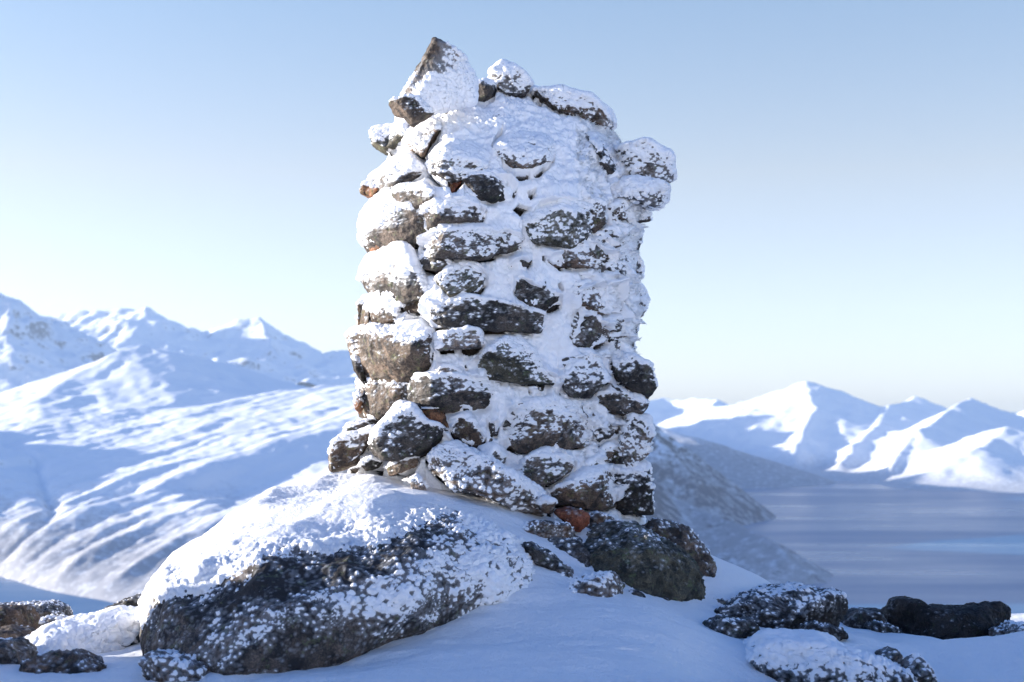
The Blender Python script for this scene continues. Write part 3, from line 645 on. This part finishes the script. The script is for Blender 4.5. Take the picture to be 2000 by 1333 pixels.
for poly, cov, col, T, ex in ST:
    pl = np.array(poly, float); x0, y0 = pl.min(0); x1, y1 = pl.max(0)
    sel = fr & (pxr > x0 - 30) & (pxr < x1 + 30) & (pyr > y0 - 30) & (pyr < y1 + 30)
    xx, yy = pxr[sel], pyr[sel]
    wx = sstep(x0 - 14, x0 + 10, xx) * (1 - sstep(x1 - 10, x1 + 14, xx))
    # local top and bottom of the outline in this column
    top = np.full(len(xx), y1); bot = np.full(len(xx), y0)
    for (ax, ay), (bx, by) in zip(pl, np.roll(pl, -1, 0)):
        lo, hi = min(ax, bx), max(ax, bx); m_ = (xx >= lo) & (xx <= hi)
        yv = ay + (by - ay) * (xx - ax) / (bx - ax + 1e-9)
        top = np.where(m_, np.minimum(top, yv), top); bot = np.where(m_, np.maximum(bot, yv), bot)
    ok = bot > top
    up_ = top - yy - 2 * lipn[sel]                                   # snow lies on each ledge and slopes back to the next course
    a = np.where(ok, np.where(up_ > 0, np.exp(-np.abs(up_) / 17.0), np.exp(-(up_ / 6.0) ** 2)), 0) * (0.048 + 0.022 * lipn[sel]) * wx * sstep(300, 370, yy)
    b_ = np.where(ok, np.exp(-((yy - (bot + 4)) / 7.0) ** 2), 0) * 0.026 * wx
    und[sel] = np.maximum(und[sel], b_ * 2.6); lip[sel] = np.maximum(lip[sel], a); disp[sel] += -b_ * (1 + 1.6 * (1 - sstep(800, 880, xx)))
disp += lip
snowv = np.full(len(V), 0.6)
gapm = (und > 0.032) & (fbm(V / 0.06, 2, 70) > np.where(pxr < 870, -0.25, np.where(pyr > 330, 0.08, 0.25)))
disp[gapm] -= 0.05; snowv[gapm] = -0.5
for h in HOLES:
    hp = np.array(h, float); c = hp.mean(0)
    hp2 = c + (hp - c) * 1.15
    m_ = fr & inside(pxr, pyr, hp2)
    disp[m_] = -0.10; snowv[m_] = -0.5
f = snow_field(V, np.full(len(V), .95), 0.024, 15)
rt = sstep(1090, 1230, pxr) 
disp += np.where(snowv > 0, np.clip(f, -.2, .6) * (0.010 + 0.016 * rt), 0)
tt = T_.ravel(); ed = np.minimum(tt, 1 - tt)
disp = disp * (0.25 + 0.75 * sstep(0.0, 0.03, ed)) * (1 - 0.85 * (1 - sstep(0, .10, tt)) * (1 - sstep(235, 270, pyr)))
V2 = V + N * disp[:, None]
# faces far inside the boulder or ground are harmless; snow everywhere but the gaps
bare = fbm(V / 0.075, 4, 77) + 0.4 * fbm(V / 0.014, 2, 79)
snowv = np.where(snowv > 0, np.clip(0.62 - 1.2 * np.clip(bare - (0.60 - 0.22 * sstep(960, 1100, pxr) * sstep(300, 400, pyr)), 0, 1) * 3, -.4, .6), snowv)
crust = make('snow_crust', V2, Q, M_ROCK, {'snow': snowv}, cairn); crust.color = COL['grey']

def feathers(name, V, N, mask, count, parent, size=(0.006, 0.017), wind=(0.75, 0.0, 0.2), seed=1):
    """rime feathers: thin ice spikes grown out of the surface into the wind"""
    rng = np.random.RandomState(seed); idx = np.nonzero(mask)[0]; idx = rng.choice(idx, count)
    P = V[idx]; n_ = N[idx] * 0.7 + np.array(wind) + rng.normal(size=(count, 3)) * 0.28; n_ /= np.linalg.norm(n_, axis=1)[:, None]
    a = np.cross(n_, rng.normal(size=(count, 3))); a /= np.linalg.norm(a, axis=1)[:, None]; b = np.cross(n_, a)
    L = rng.uniform(*size, count)[:, None]; r = L * 0.28
    ring = [P - n_ * 0.003 + r * (a * math.cos(t) + b * math.sin(t)) for t in (0, 2.094, 4.189)]
    VV = np.stack(ring + [P + n_ * L], 1).reshape(-1, 3)
    k = np.arange(count)[:, None] * 4
    T = np.stack([np.hstack([k, k + 1, k + 3]), np.hstack([k + 1, k + 2, k + 3]), np.hstack([k + 2, k, k + 3])], 1).reshape(-1, 3)
    o = make(name, VV, T, M_SNOW, None, parent); o['kind'] = 'stuff'; return o
Nc = vnormals(V2, Q)
if np.sum((V2 - ctr) * Nc) < 0: Nc = -Nc
feathers('rime_feathers', V2, Nc, (Nc[:, 0] > 0.15) & (pxr > 1120) & (snowv > 0) & (pyr < 1000) & (Nc[:, 1] < .6), 9000, cairn)

# ------------------------------------------------------------------ lofted big boulder
# columns from the left end to the right end; rows from behind, over the top, down the front, under the snow
BG = [
 [(300,1300,5.3),(285,1240,5.25),(270,1205,5.15),(263,1220,5.0),(268,1260,4.9),(290,1300,4.85),(305,1345,4.85),(320,1390,5.0)],
 [(350,1200,5.7),(330,1130,5.55),(318,1115,5.35),(312,1150,5.0),(318,1215,4.72),(335,1280,4.58),(350,1345,4.6),(370,1400,4.9)],
 [(450,1100,5.95),(420,1045,5.75),(405,1050,5.45),(400,1110,5.0),(400,1190,4.62),(405,1280,4.42),(415,1350,4.45),(430,1420,4.8)],
 [(530,1020,6.1),(500,985,5.9),(500,1000,5.55),(500,1075,5.0),(500,1170,4.56),(505,1265,4.38),(515,1340,4.42),(530,1420,4.8)],
 [(640,985,6.2),(600,950,6.0),(610,975,5.6),(615,1055,5.02),(620,1150,4.58),(620,1235,4.43),(625,1305,4.52),(630,1400,4.8)],
 [(740,980,6.2),(700,935,6.0),(720,965,5.65),(730,1040,5.10),(735,1120,4.70),(735,1195,4.58),(740,1262,4.70),(750,1350,4.9)],
 [(840,985,6.1),(810,955,5.95),(825,980,5.65),(840,1020,5.22),(845,1085,4.88),(845,1155,4.76),(845,1222,4.86),(850,1300,5.1)],
 [(930,1010,6.0),(900,985,5.8),(910,1003,5.6),(925,1035,5.32),(935,1085,5.06),(940,1140,4.95),(940,1203,5.02),(945,1280,5.2)],
 [(1010,1060,5.9),(985,1040,5.75),(985,1040,5.6),(1000,1070,5.42),(1010,1105,5.24),(1015,1145,5.15),(1018,1190,5.20),(1020,1260,5.3)],
 [(1060,1150,5.7),(1060,1120,5.65),(1060,1110,5.58),(1062,1120,5.5),(1066,1140,5.42),(1068,1160,5.38),(1070,1185,5.38),(1070,1240,5.4)],
]
BG = np.array(BG, float); BG[:, 0:3, 1] += 12; BG[0, :, 0] -= 22; BG[1, :, 0] -= 10                                   # (cols, rows, 3)
Gd = catmull(BG, 44)                                       # along
Gd = catmull(Gd.transpose(1, 0, 2), 52)                    # rows
nr, nc = Gd.shape[:2]
pb = Gd.reshape(-1, 3); V = at(pb[:, 0], pb[:, 1], pb[:, 2]); Q = grid_quads(nc, nr)
# close the back and underside
Gv = V.reshape(nr, nc, 3)
N = vnormals(V, Q)
if N[:, 2].mean() < 0 and N[:, 1].mean() > 0: Q = Q[:, ::-1].copy(); N = -N
fi = Gv[nr // 2, nc // 2]; 
if vnormals(V, Q)[(nr // 2) * nc + nc // 2][1] > 0: Q = Q[:, ::-1].copy()
N = vnormals(V, Q)
V = V + N * (0.045 * fbm(V / 0.42, 3, 81) + 0.028 * ridged(V / 0.36, 2, 82))[:, None]; rb = np.random.RandomState(4); cb = V.mean(0)
for q in range(16):                              # large broken faces
    nn = rb.normal(size=3) * np.array([1, 1, .8]); nn[1] = -abs(nn[1]); nn /= np.linalg.norm(nn)
    pr = (V - cb) @ nn; V = V - np.clip(pr - np.percentile(pr, rb.uniform(93, 98.5)), 0, None)[:, None] * nn * 0.55
Vs = V.copy(); Ns = vnormals(V, Q)
V = V + N * (0.018 * ridged(V / 0.16, 4, 83) + 0.004 * ridged(V / 0.03, 3, 85))[:, None]
N = vnormals(V, Q); px, py = pb[:, 0], pb[:, 1]
# rime on the front face
line = np.interp(px, [260, 300, 330, 390, 450, 560, 640, 760, 820, 860, 950, 1060], [1215, 1180, 1172, 1165, 1140, 1105, 1078, 1062, 1030, 1012, 1020, 1110])   # where the snow cap ends
below = (py - line)
band = np.exp(-((below - 26 - 14 * fbm(V / .12, 2, 5)) / 30) ** 2) * sstep(330, 480, px) * (1 - sstep(800, 900, px))
low = sstep(1200, 1290, py + (px - 600) * 0.22)
cv = 0.52 + 0.10 * fbm(V / 0.20, 3, 87) + 0.05 * fbm(V / 0.05, 2, 88) - 0.30 * band - 0.34 * low - 0.30 * (1 - sstep(300, 420, px)) + 0.22 * sstep(860, 960, px) + 0.14 * np.exp(-((px - 760) / 80) ** 2)
f = snow_field(V, cv, 0.0215, 25)
uc = sstep(-8, -45, below)                       # under the cap
lich = band * 1.0 + 0.25 * (1 - sstep(260, 420, px)) * (1 - low) + 0.8 * fbm(V / 0.14, 3, 98) - 0.22 - 0.25 * low
V3 = V + N * (np.clip(f, -0.02, 0.55) * 0.030 * (1 - uc))[:, None]
boulder = make('boulder', V3, Q, M_ROCK, {'snow': f, 'lichen': lich}); boulder.color = (1.05, 1.02, 1.0, 1)
tag(boulder, 'large rounded lichen-dark boulder below the cairn with thick snow on its back', 'boulder', 'boulders and rocks on the summit')
# the snow lying on its back, real thickness, thins out to nothing at the ragged lower edge
tk = -below / 62.0; inn = 1 - sstep(0.3, 1.1, tk)
tk = tk + 0.45 * fbm(V / 0.10, 3, 91) + (0.35 * fbm(V / 0.028, 3, 93) + 0.3 * fbm(V / 0.010, 2, 94)) * inn
lump = snow_field(V, np.full(len(V), .75), 0.0125, 35)
soft = sstep(0.2, 2.0, tk)
th_ = 0.028 * np.tanh(np.clip(tk, -1, 3) * 1.4) + 0.003 * np.clip(lump, -.15, .5) * inn + 0.012 * fbm(V * np.array([5., 16., 5.]), 3, 95) * soft + 0.003 * fbm(V / 0.02, 3, 96)
th_ = np.where(tk < 0, np.minimum(th_, 0.026 * tk), th_)
back = (pb[:, 0] < 0)
sf = sstep(0.0, 1.3, tk)[:, None]
Vc = (V + N * th_[:, None]) * (1 - sf) + (Vs + Ns * (th_ + 0.008)[:, None]) * sf
keep = (tk[Q] > -0.3).any(1)
Qc = Q[keep]; used, inv = np.unique(Qc, return_inverse=True)
cap = make('snow_cap', Vc[used], inv.reshape(Qc.shape), M_SNOW, None, boulder)

# ------------------------------------------------------------------ other rocks on the summit
RK = [
 ('boulder', [(1060,1090),(1090,1065),(1130,1055),(1180,1040),(1240,1045),(1300,1075),(1345,1110),(1372,1165),(1330,1195),(1250,1190),(1180,1175),(1120,1140)], 5.62, .30, .04, 'green', 'dark mossy boulder at the right foot of the cairn with frosted upper edge', dict(gz=.25,tilt=(.15,.5),facet=.7,p=3.4)),
 ('boulder', [(1250,1055),(1290,1032),(1340,1045),(1375,1085),(1392,1150),(1360,1185),(1310,1120)], 5.85, .28, .10, 'warm', 'rounded grey boulder with a frost fringe, right end below the cairn', dict(right=.3,gz=.1,tilt=(.2,.4),facet=.8)),
 ('rock', [(1030,1068),(1080,1055),(1130,1062),(1160,1110),(1158,1140),(1120,1128),(1070,1085)], 5.52, .18, .25, 'dark', 'dark rock patch in the snow between the big boulder and mossy boulder', dict(tilt=(0,.5))),
 ('rock', [(995,1036),(1051,1023),(1104,1030),(1120,1051),(1065,1066),(1020,1050)], 5.58, .14, .36, 'brown', 'flat reddish rock lying in snow just under the leaning slab', {}),
 ('rock', [(1088,1002),(1118,996),(1145,1006),(1145,1024),(1127,1036)], 5.68, .08, .18, 'red', 'small rust-red stone in the snow below the cairn', {}),
 ('rock', [(1062,1190),(1085,1165),(1140,1138),(1195,1132),(1212,1150),(1210,1182),(1150,1190),(1110,1212),(1075,1210)], 5.15, .18, .48, 'brown', 'frosted brown rock poking through snow below the mossy boulder', dict(tilt=(0,.4))),
 ('rock', [(1215,1160),(1245,1158),(1270,1178),(1262,1188),(1225,1184)], 5.3, .10, .30, 'dark', 'small dark rock under the mossy boulder', {}),
 ('rock', [(1282,1178),(1300,1170),(1315,1182),(1300,1188)], 5.4, .06, .15, 'brown', 'tiny brown stone at the foot of the mossy boulder', {}),
 ('rock', [(1322,1205),(1345,1185),(1390,1172),(1425,1182),(1405,1205),(1360,1212),(1340,1215)], 5.6, .14, .28, 'warm', 'grey rock in front of the boulder with frost fringe', {}),
 ('boulder', [(1380,1225),(1420,1195),(1490,1172),(1570,1165),(1640,1175),(1656,1200),(1640,1235),(1590,1250),(1500,1252),(1420,1240)], 5.5, .36, .16, 'black', 'long low frosted dark boulder on the right by the water view', dict(gz=.25,tilt=(0,.6),p=2.2,rough=2)),
 ('boulder', [(1735,1215),(1770,1185),(1800,1183),(1830,1195),(1900,1195),(1955,1188),(1988,1208),(1980,1240),(1950,1268),(1880,1268),(1800,1250),(1745,1235)], 6.2, .30, .04, 'black', 'bare black angular boulder at the right rim', dict(p=2.6)),
 ('rock', [(1705,1215),(1730,1200),(1765,1198),(1745,1225),(1715,1225)], 6.6, .18, .25, 'black', 'black rock tucked behind the left end of the bare black boulder', {}),
 ('rock', [(1655,1210),(1690,1203),(1705,1218),(1690,1225),(1660,1222)], 6.6, .14, .55, 'dark', 'small snow-crusted rock behind the dark frosted rock on the right rim', {}),
 ('rock', [(1960,1245),(2000,1228),(2060,1235),(2070,1270),(2000,1280),(1965,1270)], 5.9, .25, .35, 'brown', 'brown rock at the right edge with a sunlit snowy top', {}),
 ('boulder', [(1490,1300),(1530,1276),(1600,1272),(1680,1294),(1760,1325),(1800,1350),(1790,1420),(1600,1420),(1520,1350)], 4.75, .40, .22, 'black', 'black boulder at the lower right crossed by a sunlit snow ridge', dict(gz=.6,tilt=(0,.5))),
 ('rock', [(1705,1290),(1745,1272),(1765,1290),(1760,1310),(1720,1302)], 5.1, .12, .34, 'grey', 'small grey rock behind the lower right black boulder', {}),
 ('rock', [(1775,1300),(1800,1288),(1820,1312),(1820,1350),(1790,1350)], 4.8, .12, .38, 'grey', 'small upright grey rock at the end of the sunlit snow ridge', {}),
 ('rock', [(1790,1268),(1810,1262),(1850,1272),(1840,1280),(1805,1277)], 5.7, .08, .22, 'black', 'thin dark rock showing in the snow in front of the bare black boulder', {}),
 ('rock', [(1625,1252),(1645,1247),(1670,1258),(1668,1268),(1640,1262)], 5.6, .08, .3, 'grey', 'small stone poking from snow to the right of the frosted boulder', {}),
 ('rock', [(1345,1232),(1365,1228),(1380,1236),(1362,1242)], 5.3, .05, .4, 'warm', 'tiny upper stone in the smooth snow left of the frosted boulder', {}),
 ('rock', [(-60,1215),(-20,1195),(30,1196),(52,1212),(48,1235),(20,1248),(-60,1250)], 5.7, .22, .12, 'brown', 'brown rock at the left edge, upper of the two brown ones', {}),
 ('rock', [(-60,1245),(0,1235),(40,1240),(58,1248),(35,1268),(-60,1290)], 5.45, .2, .12, 'warm', 'low brown rock at the left edge under the other brown one', {}),
 ('rock', [(-20,1190),(40,1188),(85,1186),(110,1195),(118,1212),(70,1215),(0,1205)], 6.3, .25, .34, 'dark', 'dark frost-edged rock against the fjord water at the left', {}),
 ('rock', [(55,1225),(90,1212),(140,1217),(168,1228),(150,1240),(90,1238)], 6.0, .18, .40, 'warm', 'low grey rock half covered by snow, right of the left edge rocks', {}),
 ('rock', [(183,1215),(210,1195),(250,1178),(285,1168),(310,1200),(300,1240),(220,1235)], 5.9, .25, .24, 'dark', 'dark speckled rock behind the left end of the big boulder', {}),
 ('boulder', [(40,1290),(60,1262),(110,1238),(190,1222),(240,1225),(272,1260),(285,1310),(200,1330),(80,1330)], 5.25, .35, .75, 'grey', 'low boulder with a sunlit snow blanket left of the big boulder', dict(gx=-.42,gz=.5,tilt=(0,.7),cell=.03)),
 ('rock', [(-60,1270),(10,1265),(45,1275),(42,1310),(20,1345),(-60,1350)], 4.75, .2, .25, 'grey', 'grey rock at the bottom of the left edge', {}),
 ('rock', [(20,1330),(50,1305),(100,1290),(150,1295),(178,1312),(175,1380),(30,1390)], 4.6, .2, .24, 'brown', 'brown rock at the bottom left beside the drifted snow', {}),
 ('rock', [(1648,1212),(1680,1196),(1722,1200),(1738,1216),(1700,1232),(1655,1230)], 6.15, .18, .2, 'dark', 'dark frosted rock between the long frosted boulder and the bare black boulder', {}),
 ('rock', [(1372,1232),(1410,1214),(1470,1218),(1488,1236),(1440,1250),(1390,1246)], 5.15, .16, .3, 'dark', 'low dark slab half buried in snow at the left end of the long frosted boulder', {}),
 ('rock', [(1185,1205),(1215,1192),(1262,1196),(1282,1210),(1240,1220),(1200,1216)], 5.0, .12, .42, 'grey', 'flat grey slab half buried in snow in front of the mossy boulder', {}),
 ('rock', [(1005,1072),(1040,1066),(1078,1084),(1100,1108),(1060,1112),(1025,1094)], 5.34, .12, .22, 'dark', 'dark frosted slab between the right end of the big boulder and the mossy boulder', {}),
 ('rock', [(1068,1122),(1096,1108),(1128,1122),(1120,1138),(1084,1138)], 5.3, .10, .40, 'grey', 'small frosty stone in the snow left of the mossy boulder', {}),
 ('rock', [(1140,1012),(1168,1006),(1196,1016),(1190,1030),(1155,1030)], 5.85, .10, .35, 'brown', 'small frosted brown stone in the snow at the right foot of the cairn', {}),
 ('rock', [(1695,1226),(1715,1220),(1760,1232),(1758,1244),(1720,1240)], 6.0, .12, .25, 'black', 'low jagged dark ledge in front of the left end of the bare black boulder', {}),
 ('rock', [(1952,1280),(1975,1274),(2010,1280),(2010,1292),(1965,1292)], 5.5, .08, .3, 'dark', 'small dark stone in the snow under the right edge rock', {}),
 ('rock', [(1340,1243),(1356,1240),(1368,1248),(1352,1252)], 5.15, .04, .35, 'grey', 'tiny lower stone in the smooth snow left of the frosted boulder', {}),
 ('rock', [(1560,1232),(1590,1222),(1640,1230),(1650,1246),(1600,1252)], 5.2, .12, .2, 'black', 'black jagged foot of rock under the long frosted boulder', {}),
 ('rock', [(290,1300),(310,1290),(400,1310),(440,1345),(400,1400),(300,1400)], 4.45, .2, .40, 'brown', 'brown rock emerging under the left end of the big boulder', {}),
]
for i, (nm, poly, Yr, T, cov, col, lab, ex) in enumerate(RK):
    o = stone(nm, poly, Yr, T, cov, col, None, seed=300 + i, **dict(dict(up=.16, facet=1.6, p=2.8, rough=1.5), **ex))
    tag(o, lab, 'boulder' if nm == 'boulder' else 'rock', 'boulders and rocks on the summit')

# ------------------------------------------------------------------ haze
def haze():
    x0, x1, y0, y1, z0, z1 = -10500, 9000, -2500, 17000, SEA - 700, 1150
    v = np.array([(x, y, z) for z in (z0, z1) for y in (y0, y1) for x in (x0, x1)], float)
    q = np.array([(0, 2, 3, 1), (4, 5, 7, 6), (0, 1, 5, 4), (2, 6, 7, 3), (0, 4, 6, 2), (1, 3, 7, 5)])
    m = bpy.data.materials.new('haze_air'); m.use_nodes = True; n = m.node_tree.nodes; n.remove(n['Principled BSDF'])
    pv = n.new('ShaderNodeVolumePrincipled'); pv.inputs['Color'].default_value = (0.66, 0.83, 1.0, 1); pv.inputs['Density'].default_value = 2.25e-5
    m.node_tree.links.new(pv.outputs[0], n['Material Output'].inputs['Volume'])
    o = make('haze', v, q, m, origin=(0, 0, z0), smooth=False); tag(o, kind='stuff', label='thin pale blue haze over fjord and mountains', cat='haze')
haze()
